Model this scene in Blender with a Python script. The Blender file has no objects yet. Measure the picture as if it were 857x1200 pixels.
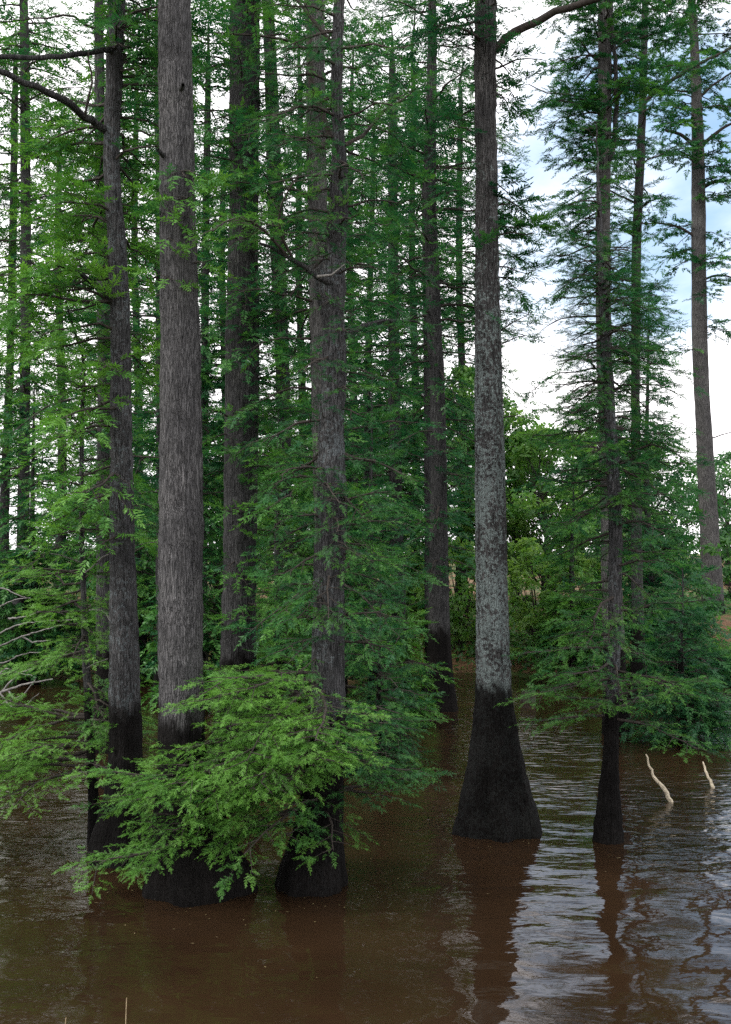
import bpy, math, random
import numpy as np
from mathutils import Vector

C = bpy.context.scene.collection
R = math.radians
F, HZ, H, W0, H0 = 1400.0, 648.0, 3.0, 857.0, 1200.0      # focal length and horizon in photo pixels, eye height
PITCH = math.atan((HZ - H0/2)/F)
cp, sp = math.cos(PITCH), math.sin(PITCH)

def at(px, py, Y):
    """world point at distance Y in front of the camera seen at photo pixel px, py"""
    x, u = (px - W0/2)/F, (H0/2 - py)/F
    dy, dz = cp - u*sp, sp + u*cp
    k = Y/dy
    return np.array((x*k, Y, H + dz*k))

def depth_of(py, z=0.0):
    u = (H0/2 - py)/F
    dy, dz = cp - u*sp, sp + u*cp
    return (z - H)/dz*dy

# ------------------------------------------------------------------ object helpers
def mesh_obj(name, verts, faces, mat, parent=None, origin=None, tint=None, smooth=False):
    """faces: list of (n, k) int arrays"""
    verts = np.asarray(verts, dtype=np.float32)
    if origin is not None:
        verts = verts - np.asarray(origin, dtype=np.float32)
    faces = [np.asarray(f, dtype=np.int32) for f in faces if len(f)]
    me = bpy.data.meshes.new(name)
    nl = sum(f.size for f in faces); npoly = sum(len(f) for f in faces)
    me.vertices.add(len(verts)); me.vertices.foreach_set('co', verts.ravel())
    me.loops.add(nl); me.polygons.add(npoly)
    me.loops.foreach_set('vertex_index', np.concatenate([f.ravel() for f in faces]))
    tot = np.concatenate([np.full(len(f), f.shape[1], np.int32) for f in faces])
    me.polygons.foreach_set('loop_start', np.concatenate(([0], np.cumsum(tot)[:-1])).astype(np.int32))
    me.polygons.foreach_set('loop_total', tot)
    if smooth:
        me.polygons.foreach_set('use_smooth', np.ones(npoly, dtype=bool))
    if tint is not None:
        a = me.attributes.new('tint', 'FLOAT', 'POINT'); a.data.foreach_set('value', np.asarray(tint, dtype=np.float32))
    me.update(calc_edges=True)
    me.materials.append(mat)
    o = bpy.data.objects.new(name, me); C.objects.link(o)
    if parent is not None:
        o.parent = parent
    elif origin is not None:
        o.location = [float(c) for c in origin]
    return o

def tag(o, label=None, cat=None, group=None, kind=None):
    for k, v in (('label', label), ('category', cat), ('group', group), ('kind', kind)):
        if v: o[k] = v
    return o

def empty(name, loc, label, cat, group=None):
    o = bpy.data.objects.new(name, None); C.objects.link(o)
    o.location = [float(c) for c in loc]; o.empty_display_size = 0.2
    return tag(o, label, cat, group)

class MB:
    def __init__(s): s.v, s.f, s.n = [], [], 0
    def add(s, v, f):
        s.v.append(np.asarray(v, dtype=np.float64)); s.f.append(np.asarray(f, dtype=np.int64) + s.n); s.n += len(v)
    def tube(s, path, rad, seg=6, mod=None):
        P = np.asarray(path, float); n = len(P)
        rad = np.broadcast_to(np.asarray(rad, float), (n,))
        T = np.gradient(P, axis=0); T /= np.linalg.norm(T, axis=1)[:, None] + 1e-9
        ref = np.array((0, 0, 1.0)) if abs(T[:, 2]).mean() < 0.8 else np.array((1.0, 0, 0))
        A = np.cross(T, ref); A /= np.linalg.norm(A, axis=1)[:, None] + 1e-9
        B = np.cross(T, A)
        th = np.linspace(0, 2*math.pi, seg, endpoint=False)
        rr = rad[:, None]*(np.ones((n, seg)) if mod is None else mod)
        v = P[:, None] + A[:, None]*(np.cos(th)[None, :, None]*rr[..., None]) + B[:, None]*(np.sin(th)[None, :, None]*rr[..., None])
        i, j = np.meshgrid(np.arange(n-1), np.arange(seg), indexing='ij'); j2 = (j+1) % seg
        q = np.stack((i*seg+j, i*seg+j2, (i+1)*seg+j2, (i+1)*seg+j), -1).reshape(-1, 4)
        s.add(v.reshape(-1, 3), q)
        tip = np.array([[(n-1)*seg + k, (n-1)*seg + (k+1) % seg, (n-1)*seg + (k+2) % seg, (n-1)*seg + (k+2) % seg] for k in range(0)])
    def build(s, name, mat, parent=None, origin=None, smooth=True):
        fs = {}
        for f in s.f: fs.setdefault(f.shape[1], []).append(f)
        return mesh_obj(name, np.concatenate(s.v), [np.concatenate(x) for x in fs.values()], mat, parent, origin, smooth=smooth)

def smooth_path(pts, step):
    """Catmull-Rom resample of rows (x, y, z, r, ...)"""
    P = np.asarray(pts, float); out = []
    for i in range(len(P)-1):
        p0, p1, p2, p3 = P[max(i-1, 0)], P[i], P[i+1], P[min(i+2, len(P)-1)]
        k = max(1, int(np.linalg.norm(p2[:3]-p1[:3])/step))
        for t in np.arange(k)/k:
            out.append(0.5*((2*p1) + (-p0+p2)*t + (2*p0-5*p1+4*p2-p3)*t*t + (-p0+3*p1-3*p2+p3)*t**3))
    out.append(P[-1])
    return np.array(out)

# ------------------------------------------------------------------ materials
def new_mat(name):
    m = bpy.data.materials.new(name); m.use_nodes = True
    nt = m.node_tree; nt.nodes.clear()
    out = nt.nodes.new('ShaderNodeOutputMaterial')
    return m, nt, out
def node(nt, t, **kw):
    n = nt.nodes.new('ShaderNode' + t)
    for k, v in kw.items():
        if k in n.inputs.keys(): n.inputs[k].default_value = v
        else: setattr(n, k, v)
    return n
def link(nt, a, b): nt.links.new(a, b)
def ramp(nt, fac, stops):
    r = nt.nodes.new('ShaderNodeValToRGB'); e = r.color_ramp.elements
    while len(e) < len(stops): e.new(0.5)
    for el, (p, c) in zip(e, stops):
        el.position = p; el.color = (*c, 1) if len(c) == 3 else c
    link(nt, fac, r.inputs['Fac']); return r.outputs['Color']
def mixc(nt, fac, a, b):
    m = nt.nodes.new('ShaderNodeMix'); m.data_type = 'RGBA'
    for s, v in ((m.inputs[0], fac), (m.inputs[6], a), (m.inputs[7], b)):
        if hasattr(v, 'is_output'): link(nt, v, s)
        elif isinstance(v, (int, float)): s.default_value = v
        else: s.default_value = (*v, 1)
    return m.outputs[2]
def math_(nt, op, a, b=None, clamp=False):
    m = nt.nodes.new('ShaderNodeMath'); m.operation = op; m.use_clamp = clamp
    for s, v in ((m.inputs[0], a), (m.inputs[1], b)):
        if v is None: continue
        if hasattr(v, 'is_output'): link(nt, v, s)
        else: s.default_value = v
    return m.outputs[0]
def smoothstep(nt, x, a, b):
    m = nt.nodes.new('ShaderNodeMapRange'); m.interpolation_type = 'SMOOTHSTEP'
    link(nt, x, m.inputs[0]); m.inputs[1].default_value = a; m.inputs[2].default_value = b
    return m.outputs[0]

def bark(name, dark, light, lichen=(0.10, 0.12, 0.105), lichen_amt=0.3, lichen_top=30.0, furrow=75.0, zs=0.11, stain=1.55, stain_col=(0.0042, 0.0036, 0.0033)):
    m, nt, out = new_mat(name)
    tc = node(nt, 'TexCoord')
    mp = node(nt, 'Mapping'); mp.inputs['Scale'].default_value = (1, 1, zs); link(nt, tc.outputs['Object'], mp.inputs['Vector'])
    n1 = node(nt, 'TexNoise', Scale=furrow, Detail=5.0, Roughness=0.65, Distortion=0.6); link(nt, mp.outputs[0], n1.inputs['Vector'])
    n2 = node(nt, 'TexNoise', Scale=2.2, Detail=4.0, Roughness=0.6); link(nt, tc.outputs['Object'], n2.inputs['Vector'])
    n3 = node(nt, 'TexNoise', Scale=26.0, Detail=4.0, Roughness=0.7); link(nt, tc.outputs['Object'], n3.inputs['Vector'])
    mv = node(nt, 'Mapping'); mv.inputs['Scale'].default_value = (1, 1, 0.055); link(nt, tc.outputs['Object'], mv.inputs['Vector'])
    wob = nt.nodes.new('ShaderNodeVectorMath'); wob.operation = 'MULTIPLY_ADD'
    nw = node(nt, 'TexNoise', Scale=9.0, Detail=3.0); link(nt, tc.outputs['Object'], nw.inputs['Vector'])
    link(nt, nw.outputs['Color'], wob.inputs[0]); wob.inputs[1].default_value = (0.05, 0.05, 0.02); link(nt, mv.outputs[0], wob.inputs[2])
    vc = node(nt, 'TexVoronoi', Scale=furrow*0.6, feature='DISTANCE_TO_EDGE'); link(nt, wob.outputs[0], vc.inputs['Vector'])
    crack = smoothstep(nt, vc.outputs['Distance'], 0.0, 0.16)                      # long fibrous plates between dark cracks
    base = ramp(nt, n1.outputs['Fac'], [(0.36, dark), (0.5, tuple(0.5*(a+b) for a, b in zip(dark, light))), (0.66, light)])
    big = ramp(nt, n2.outputs['Fac'], [(0.3, (0.55, 0.55, 0.57)), (0.7, (1.2, 1.18, 1.17))])
    big = mixc(nt, crack, (0.5, 0.5, 0.5), big)
    mul = nt.nodes.new('ShaderNodeMix'); mul.data_type = 'RGBA'; mul.blend_type = 'MULTIPLY'; mul.inputs[0].default_value = 1
    link(nt, base, mul.inputs[6]); link(nt, big, mul.inputs[7])
    # lichen crust in irregular patches
    lsum = math_(nt, 'ADD', math_(nt, 'MULTIPLY', n3.outputs['Fac'], 0.85), math_(nt, 'MULTIPLY', n2.outputs['Fac'], 0.5))
    geo = node(nt, 'NewGeometry'); sx = node(nt, 'SeparateXYZ'); link(nt, geo.outputs['Position'], sx.inputs[0])
    lsum = math_(nt, 'SUBTRACT', lsum, math_(nt, 'MULTIPLY', smoothstep(nt, sx.outputs['Z'], lichen_top*0.55, lichen_top), 0.22))
    lf = smoothstep(nt, lsum, 0.86 - 0.28*lichen_amt, 0.91 - 0.28*lichen_amt)
    n5 = node(nt, 'TexNoise', Scale=85.0, Detail=3.0, Roughness=0.7); link(nt, tc.outputs['Object'], n5.inputs['Vector'])
    lcol = ramp(nt, n5.outputs['Fac'], [(0.34, tuple(c*0.38 for c in lichen)), (0.5, lichen), (0.68, tuple(c*1.55 for c in lichen))])
    col = mixc(nt, math_(nt, 'MULTIPLY', lf, min(1, lichen_amt*1.25)), mul.outputs[2], lcol)
    # flood mark: a dark wet stain up to one level on every trunk
    mz = node(nt, 'Mapping'); mz.inputs['Scale'].default_value = (1, 1, 0.3); link(nt, tc.outputs['Object'], mz.inputs['Vector'])
    nz = node(nt, 'TexNoise', Scale=11.0, Detail=5.0, Roughness=0.6); link(nt, mz.outputs[0], nz.inputs['Vector'])
    zz = math_(nt, 'ADD', sx.outputs['Z'], math_(nt, 'MULTIPLY', math_(nt, 'SUBTRACT', nz.outputs['Fac'], 0.5), 0.8))
    sf = smoothstep(nt, zz, stain + 0.10, stain - 0.14)
    sc = mixc(nt, math_(nt, 'MULTIPLY', n1.outputs['Fac'], smoothstep(nt, n2.outputs['Fac'], 0.35, 0.7)), tuple(c*0.7 for c in stain_col), tuple(c*2.8 for c in stain_col))
    col = mixc(nt, math_(nt, 'MULTIPLY', sf, 0.95), col, sc)
    bs = node(nt, 'BsdfPrincipled', Roughness=0.9); bs.inputs['Specular IOR Level'].default_value = 0.08
    link(nt, col, bs.inputs['Base Color'])
    hsum = math_(nt, 'ADD', math_(nt, 'ADD', math_(nt, 'MULTIPLY', n1.outputs['Fac'], 0.7), math_(nt, 'MULTIPLY', crack, 0.35)), math_(nt, 'MULTIPLY', n3.outputs['Fac'], 0.35))
    bp = node(nt, 'Bump', Strength=1.0, Distance=0.025); link(nt, hsum, bp.inputs['Height']); link(nt, bp.outputs[0], bs.inputs['Normal'])
    link(nt, bs.outputs[0], out.inputs['Surface'])
    return m

def leaf(name, stops, trans=0.4, gloss=0.12):
    m, nt, out = new_mat(name)
    at_ = node(nt, 'Attribute', attribute_name='tint')
    col = ramp(nt, at_.outputs['Fac'], stops)
    df = node(nt, 'BsdfDiffuse'); tr = node(nt, 'BsdfTranslucent'); gl = node(nt, 'BsdfGlossy', Roughness=0.45)
    link(nt, col, df.inputs['Color'])
    hs = node(nt, 'HueSaturation', Hue=0.492, Saturation=1.1, Value=1.25); link(nt, col, hs.inputs['Color']); link(nt, hs.outputs[0], tr.inputs['Color'])
    gl.inputs['Color'].default_value = (0.35, 0.38, 0.36, 1)
    m1 = node(nt, 'MixShader', Fac=trans); link(nt, df.outputs[0], m1.inputs[1]); link(nt, tr.outputs[0], m1.inputs[2])
    m2 = node(nt, 'MixShader', Fac=gloss); link(nt, m1.outputs[0], m2.inputs[1]); link(nt, gl.outputs[0], m2.inputs[2])
    link(nt, m2.outputs[0], out.inputs['Surface'])
    return m

def plain(name, a, b, scale=9.0, rough=0.85, bump=0.5, stretch=(1, 1, 1)):
    m, nt, out = new_mat(name)
    tc = node(nt, 'TexCoord'); mp = node(nt, 'Mapping'); mp.inputs['Scale'].default_value = stretch
    link(nt, tc.outputs['Object'], mp.inputs['Vector'])
    n = node(nt, 'TexNoise', Scale=scale, Detail=6.0, Roughness=0.65); link(nt, mp.outputs[0], n.inputs['Vector'])
    col = ramp(nt, n.outputs['Fac'], [(0.35, a), (0.65, b)])
    bs = node(nt, 'BsdfPrincipled', Roughness=rough); bs.inputs['Specular IOR Level'].default_value = 0.25; link(nt, col, bs.inputs['Base Color'])
    bp = node(nt, 'Bump', Strength=bump, Distance=0.02); link(nt, n.outputs['Fac'], bp.inputs['Height']); link(nt, bp.outputs[0], bs.inputs['Normal'])
    link(nt, bs.outputs[0], out.inputs['Surface'])
    return m

M_GREY = bark('grey_furrowed_bark', (0.037, 0.0375, 0.039), (0.17, 0.17, 0.172), lichen_amt=0.12, furrow=95, zs=0.10)
M_BROWN = bark('brown_bark', (0.022, 0.0222, 0.023), (0.093, 0.0945, 0.095), lichen_amt=0.25)
M_LICHEN = bark('lichen_bark', (0.027, 0.0265, 0.027), (0.118, 0.117, 0.116), lichen=(0.15, 0.182, 0.178), lichen_amt=0.76, lichen_top=8.5, stain=1.62)
M_HALF = bark('half_lichen_bark', (0.026, 0.0265, 0.0275), (0.115, 0.116, 0.119), lichen=(0.115, 0.136, 0.144), lichen_amt=0.5, lichen_top=12)
M_PALE = bark('pale_bark', (0.05, 0.0495, 0.049), (0.165, 0.163, 0.16), lichen_amt=0.25)
M_TWIG = plain('twig_bark', (0.018, 0.015, 0.013), (0.05, 0.042, 0.036), 30)
M_DEAD = plain('dead_grey_wood', (0.07, 0.066, 0.064), (0.25, 0.24, 0.23), 24)
M_STICK = plain('peeled_stick_wood', (0.20, 0.175, 0.125), (0.50, 0.44, 0.33), 18)
M_STALK = plain('dry_stalk', (0.25, 0.19, 0.11), (0.42, 0.34, 0.22), 20)
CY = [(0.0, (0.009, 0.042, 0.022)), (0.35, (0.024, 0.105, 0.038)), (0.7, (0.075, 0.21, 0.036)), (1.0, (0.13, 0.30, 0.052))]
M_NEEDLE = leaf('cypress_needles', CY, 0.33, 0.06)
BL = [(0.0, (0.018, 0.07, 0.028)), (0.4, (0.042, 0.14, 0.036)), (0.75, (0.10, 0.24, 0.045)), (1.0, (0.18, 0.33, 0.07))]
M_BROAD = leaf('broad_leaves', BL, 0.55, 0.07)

# ------------------------------------------------------------------ foliage
def spray_template(lod, seed):
    """a flat feathery cypress twig of length 1 along x: alternate branchlets, needled when near"""
    rng = np.random.default_rng(seed); V, Fc = [], []; n = 0
    nb = (7, 11, 8)[lod]
    for i in range(2*nb + 1):
        tip = i == 2*nb
        s = 1.0 if tip else 0.08 + 0.9*(i//2 + 0.5*(i % 2) + 0.3*rng.random())/nb
        side = 0 if tip else (1 if i % 2 else -1)
        ang = 0.0 if tip else side*R(rng.uniform(42, 66) - 14*s)
        l = (0.2 if tip else (0.31*(1 - 0.6*s**1.5)*rng.uniform(0.6, 1.2)))*(1.2 if lod == 2 else 1)
        b = np.array((s*0.86, 0, -0.10*s*s)); d = np.array((math.cos(ang), math.sin(ang), rng.normal(0, 0.34) - 0.05)); d /= np.linalg.norm(d)
        nrm = np.array((rng.normal(0, 0.3), rng.normal(0, 0.3), 1.0)); sd = np.cross(nrm, d); sd /= np.linalg.norm(sd)
        if lod == 0:
            k = 5
            for j in range(k):
                u = (j + 0.5)/k; q = b + d*l*u; q[2] -= 0.12*l*u*u
                for sg in (1, -1):
                    nd = d*0.62 + sd*sg; nd /= np.linalg.norm(nd)
                    nl = 0.075*(1 - 0.5*u)*rng.uniform(0.8, 1.25); wv = d*0.0135
                    V += [q - wv, q + wv, q + nd*nl + np.array((0, 0, rng.normal(0, 0.008)))]
                    Fc.append((n, n+1, n+2)); n += 3
        else:
            w = (0, 0.030, 0.050)[lod]
            V += [b, b + d*l*0.4 + sd*w, b + d*l, b + d*l*0.4 - sd*w]
            Fc.append((n, n+1, n+2, n+3)); n += 4
    return np.array(V), np.array(Fc)
TEMPL = {l: [spray_template(l, 50 + 10*l + k) for k in range(5)] for l in (0, 1, 2)}

class Sprays:
    def __init__(s, lod, rng): s.lod, s.rng, s.p, s.d, s.u, s.s, s.t = lod, rng, [], [], [], [], []
    def add(s, p, d, u, size, tint): s.p.append(p); s.d.append(d); s.u.append(u); s.s.append(size); s.t.append(tint)
    def build(s, name, mat, parent, origin, wood=None):
        P, D, U, S, T = (np.array(a, float) for a in (s.p, s.d, s.u, s.s, s.t))
        D /= np.linalg.norm(D, axis=1)[:, None]
        Y = np.cross(U, D); Y /= np.linalg.norm(Y, axis=1)[:, None] + 1e-9
        Z = np.cross(D, Y)
        idx = s.rng.integers(0, 5, len(P)); V, Fs, Tn, n = [], [], [], 0
        for k in range(5):
            m = idx == k
            if not m.any(): continue
            tv, tf = TEMPL[s.lod][k]; c = int(m.sum())
            v = P[m][:, None] + S[m][:, None, None]*(tv[None, :, 0, None]*D[m][:, None] + tv[None, :, 1, None]*Y[m][:, None] + tv[None, :, 2, None]*Z[m][:, None])
            V.append(v.reshape(-1, 3)); Fs.append((tf[None] + (np.arange(c)*len(tv))[:, None, None] + n).reshape(-1, tf.shape[1]))
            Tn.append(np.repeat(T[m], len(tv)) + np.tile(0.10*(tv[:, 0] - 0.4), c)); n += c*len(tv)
        if wood is None or not wood.n:
            return mesh_obj(name, np.concatenate(V), [np.concatenate(Fs)], mat, parent, origin, tint=np.clip(np.concatenate(Tn) + 0.045, 0, 1))
        wf = np.concatenate(wood.f); lf = np.concatenate(Fs)
        o = mesh_obj(name, np.concatenate(V + wood.v), [lf, wf + n], mat, parent, origin, tint=np.concatenate((np.clip(np.concatenate(Tn) + 0.045, 0, 1), np.zeros(wood.n))))
        o.data.materials.append(M_TWIG)
        o.data.polygons.foreach_set('material_index', np.concatenate((np.zeros(len(lf), np.int32), np.ones(len(wf), np.int32))))
        return o

LODP = {0: (0.085, 0.042, 0.17), 1: (0.14, 0.095, 0.30), 2: (0.20, 0.15, 0.42)}     # twig step, spray step, spray size

def leafy_branch(path, rad, spr, rng, tint, start=0.2, dens=1.0, twig_len=0.36, droop=0.12, seg=5, mb=None, size=1.0, vs=0.30):
    """a limb with side twigs and the sprays on them; path rows are xyz"""
    mb = mb or MB(); P = np.asarray(path, float)
    mb.tube(P, rad, seg)
    seglen = np.linalg.norm(np.diff(P, axis=0), axis=1); cum = np.concatenate(([0], np.cumsum(seglen))); L = cum[-1]
    ts, ss, sz = LODP[spr.lod]; sz *= size
    def pos(d): return np.array([np.interp(d, cum, P[:, k]) for k in range(3)])
    d = start*L; side = rng.choice((-1, 1))
    while d < L:
        p = pos(d); q = pos(min(L, d + 0.05)) - pos(max(0, d - 0.05)); q /= np.linalg.norm(q) + 1e-9
        lat = np.cross((0, 0, 1.0), q); lat /= np.linalg.norm(lat) + 1e-9
        f = d/L; side = -side
        tl = (twig_len*L*(1 - 0.72*f) + 0.14)*rng.uniform(0.55, 1.2)
        a = R(rng.uniform(38, 68)); td = q*math.cos(a) + lat*side*math.sin(a) + np.array((0, 0, rng.normal(0.06, vs)))
        td /= np.linalg.norm(td)
        k = max(2, int(tl/0.12)); u = np.linspace(0, 1, k+1)
        tp = p + td*(u*tl)[:, None]; tp[:, 2] -= droop*tl*u*u
        mb.tube(tp, np.linspace(0.006, 0.002, k+1), 3)
        w = rng.uniform(0.04, 0.12); sd2 = rng.choice((-1, 1)); tt = tint + rng.normal(0, 0.12)
        while w < tl:
            pp = p + td*w; pp[2] -= droop*tl*(w/tl)**2; sd2 = -sd2; pp = pp + rng.normal(0, 0.02, 3)*(dens > 1)
            a2 = R(rng.uniform(15, 60)); l2 = np.cross((0, 0, 1.0), td); l2 /= np.linalg.norm(l2) + 1e-9
            dd = td*math.cos(a2) + l2*sd2*math.sin(a2) + np.array((0, 0, rng.normal(-0.02, 0.18)))
            for _ in range(int(dens) + (rng.random() < dens % 1)):
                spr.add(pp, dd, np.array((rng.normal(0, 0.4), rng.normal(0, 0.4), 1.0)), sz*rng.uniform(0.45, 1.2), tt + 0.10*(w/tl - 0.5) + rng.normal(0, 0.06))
            w += ss*rng.uniform(0.7, 1.3)
        spr.add(tp[-1], td + np.array((0, 0, -0.1)), np.array((rng.normal(0, 0.25), rng.normal(0, 0.25), 1.0)), sz*rng.uniform(0.6, 1.0), tt + 0.08)
        d += ts*rng.uniform(0.7, 1.35)
    spr.add(P[-1], P[-1]-P[-2] + np.array((0, 0, -0.02)), np.array((0, 0, 1.0)), sz, tint + 0.1)
    return mb

def flute(n, seg, z, rng, amp):
    th = np.linspace(0, 2*math.pi, seg, endpoint=False); ph = rng.uniform(0, 6.28, 6)
    pat = 0.5*np.cos(5*th + ph[0]) + 0.35*np.cos(8*th + ph[1]) + 0.25*np.cos(3*th + ph[2])
    a = amp*np.exp(-np.maximum(z, 0)/0.75)
    if seg >= 60:                                       # fibrous ridges that run along the trunk
        rid = np.zeros((n, seg)); cur = rng.normal(0, 1, seg)
        for i in range(n):
            cur = 0.94*cur + 0.34*rng.normal(0, 1, seg); rid[i] = cur
        rid = rid - 0.35*(np.roll(rid, 1, 1) + np.roll(rid, -1, 1))
    else: rid = np.zeros((n, seg))
    fine = 0.015*rid + 0.012*np.cos(11*th[None] + ph[3] + 0.6*z[:, None]) + 0.02*np.cos(2*th[None] + ph[4] + 1.3*z[:, None])
    bw = rng.normal(0, 1, (n, 6)); bw = np.cumsum(bw, 0) - np.array([np.convolve(np.pad(np.cumsum(bw[:, k]), 15, mode='edge'), np.ones(31)/31, 'valid') for k in range(6)]).T
    ang = np.exp(2.2*(np.cos(th[None] - ph[:, None]) - 1))
    bumps = 0.008*bw @ ang
    return 1 + a[:, None]*pat[None] + fine + bumps

TREES = []
def cypress(name, label, Y, pts, mat, seed, top=15.0, crowns=(), limbs=(), lod=1, tint=0.35, seg=20, flutes=0.13, group='bald cypress trees standing in the flooded pond', base_z=None, cat='tree', high=(8, 1.8), tint_top=None):
    """pts: trunk outline rows (px, py, width px) from the base up; crowns: (py_low, py_high, n, Lmin, Lmax, elev, az, spread, dens, tint)"""
    rng = np.random.default_rng(seed)
    rows = []
    for px, py, w in pts:
        p = at(px, py, Y); rows.append((*p, 0.5*w/F*Y))
    base = np.array(rows[0][:3])
    if base_z is not None: base[2] = base_z
    rows.insert(0, (base[0], base[1], base[2] - 0.6, rows[0][3]*1.12))
    last = rows[-1]
    if top > last[2] + 0.8:
        d = np.array(rows[-1][:3]) - np.array(rows[-2][:3]); d = d/d[2]
        for f in (0.35, 0.7, 1.0):
            z = f*(top - last[2]); rows.append((last[0] + d[0]*z*0.7 + rng.normal(0, 0.06), last[1] + rng.normal(0, 0.1), last[2] + z, max(0.012, last[3]*(1 - 0.96*f))))
    else:
        d = np.array(rows[-1][:3]) - np.array(rows[-2][:3]); d = d/max(0.3, d[2])
        for f in (0.5, 1.0):
            h_ = f*min(1.6, 40*last[3]); rows.append((last[0] + d[0]*h_*0.5, last[1], last[2] + h_, max(0.004, last[3]*(1 - 0.95*f))))
    path = smooth_path(rows, 0.07 if seg >= 60 else 0.2)
    path[:, 3] = np.maximum(path[:, 3], 0.008)
    path[2:, :2] += rng.normal(0, 0.004, (len(path)-2, 2))
    root = empty(name, base, label, cat, group)
    tb = MB(); tb.tube(path[:, :3], path[:, 3], seg, flute(len(path), seg, path[:, 2] - base[2], rng, flutes))
    tr = tb.build('trunk', mat, root, base)
    spr = Sprays(lod, rng); far_mb = MB() if lod == 2 else None
    def on_trunk(z):
        return np.array([np.interp(z, path[:, 2], path[:, k]) for k in range(4)])
    def grow(z, L, el, az, dens, tn, start=0.1, vs=0.30, sag=(0.12, 0.34)):
        c = on_trunk(z); dirv = np.array((math.cos(az), math.sin(az), 0))
        n = max(4, int(L/0.2)); u = np.linspace(0, 1, n+1); wob = np.cumsum(rng.normal(0, 0.045, (n+1, 3)), 0)*L/n*3; wob[0] = 0
        p = c[:3] + dirv*(u*L*math.cos(el))[:, None] + wob; p[:, 2] += L*(math.sin(el)*u - rng.uniform(*sag)*u*u)
        r0 = min(c[3]*0.5, 0.008 + 0.011*L)
        mb = leafy_branch(p, np.linspace(r0, 0.004, n+1), spr, rng, tn, dens=dens, start=start, mb=far_mb, vs=vs)
        if far_mb is None: mb.build('branch', M_TWIG, root, base)
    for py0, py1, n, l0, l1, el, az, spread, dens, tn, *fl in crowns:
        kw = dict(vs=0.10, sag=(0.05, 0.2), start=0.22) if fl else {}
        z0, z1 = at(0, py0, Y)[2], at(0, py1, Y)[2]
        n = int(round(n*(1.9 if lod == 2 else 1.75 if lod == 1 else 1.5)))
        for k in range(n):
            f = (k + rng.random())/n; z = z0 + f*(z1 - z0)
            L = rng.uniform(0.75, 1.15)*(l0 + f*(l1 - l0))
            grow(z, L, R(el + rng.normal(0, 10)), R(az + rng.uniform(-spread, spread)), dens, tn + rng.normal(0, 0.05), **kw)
    zf = max(at(0, -20, Y)[2], 0)                       # the crown above the top of the picture
    if high and top > zf + 1:
        n, L0 = high
        for k in range(n):
            f = (k + rng.random())/n; z = zf + f*(top - zf)*0.97
            grow(z, L0*(1 - 0.75*f)*rng.uniform(0.8, 1.2), R(rng.uniform(5, 35)), rng.uniform(0, 6.28), 1.0, tint + rng.normal(0, 0.05))
    if not (high and top > zf + 1):
        for k in range(9):
            zt = path[-1, 2] - (0.05 + 0.16*k)*min(1.0, 0.08*Y); grow(zt, (0.2 + 0.07*k)*min(1.6, 0.07*Y), R(35 - 3*k), rng.uniform(0, 6.28), 1.0, tint if tint_top is None else tint_top)
    for lb in limbs:
        # (points (px, py, dY), r0, r1, leafy, material)
        p = np.array([(*at(px, py, Y + dy), 0) for px, py, dy in lb[0]]); p = smooth_path(p, 0.12)[:, :3]
        p[1:] += rng.normal(0, 0.008, p[1:].shape)
        r = np.linspace(lb[1], lb[2], len(p)); m = lb[4] if len(lb) > 4 else M_TWIG
        if lb[3] > 0:
            mb = leafy_branch(p, r, spr, rng, lb[5] if len(lb) > 5 else tint, dens=lb[3], seg=7, start=0.25)
        else:
            mb = MB(); mb.tube(p, r, 7)
        mb.build('limb', m, root, base)
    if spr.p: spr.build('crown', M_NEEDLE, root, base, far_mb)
    TREES.append(root)
    return root

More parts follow.
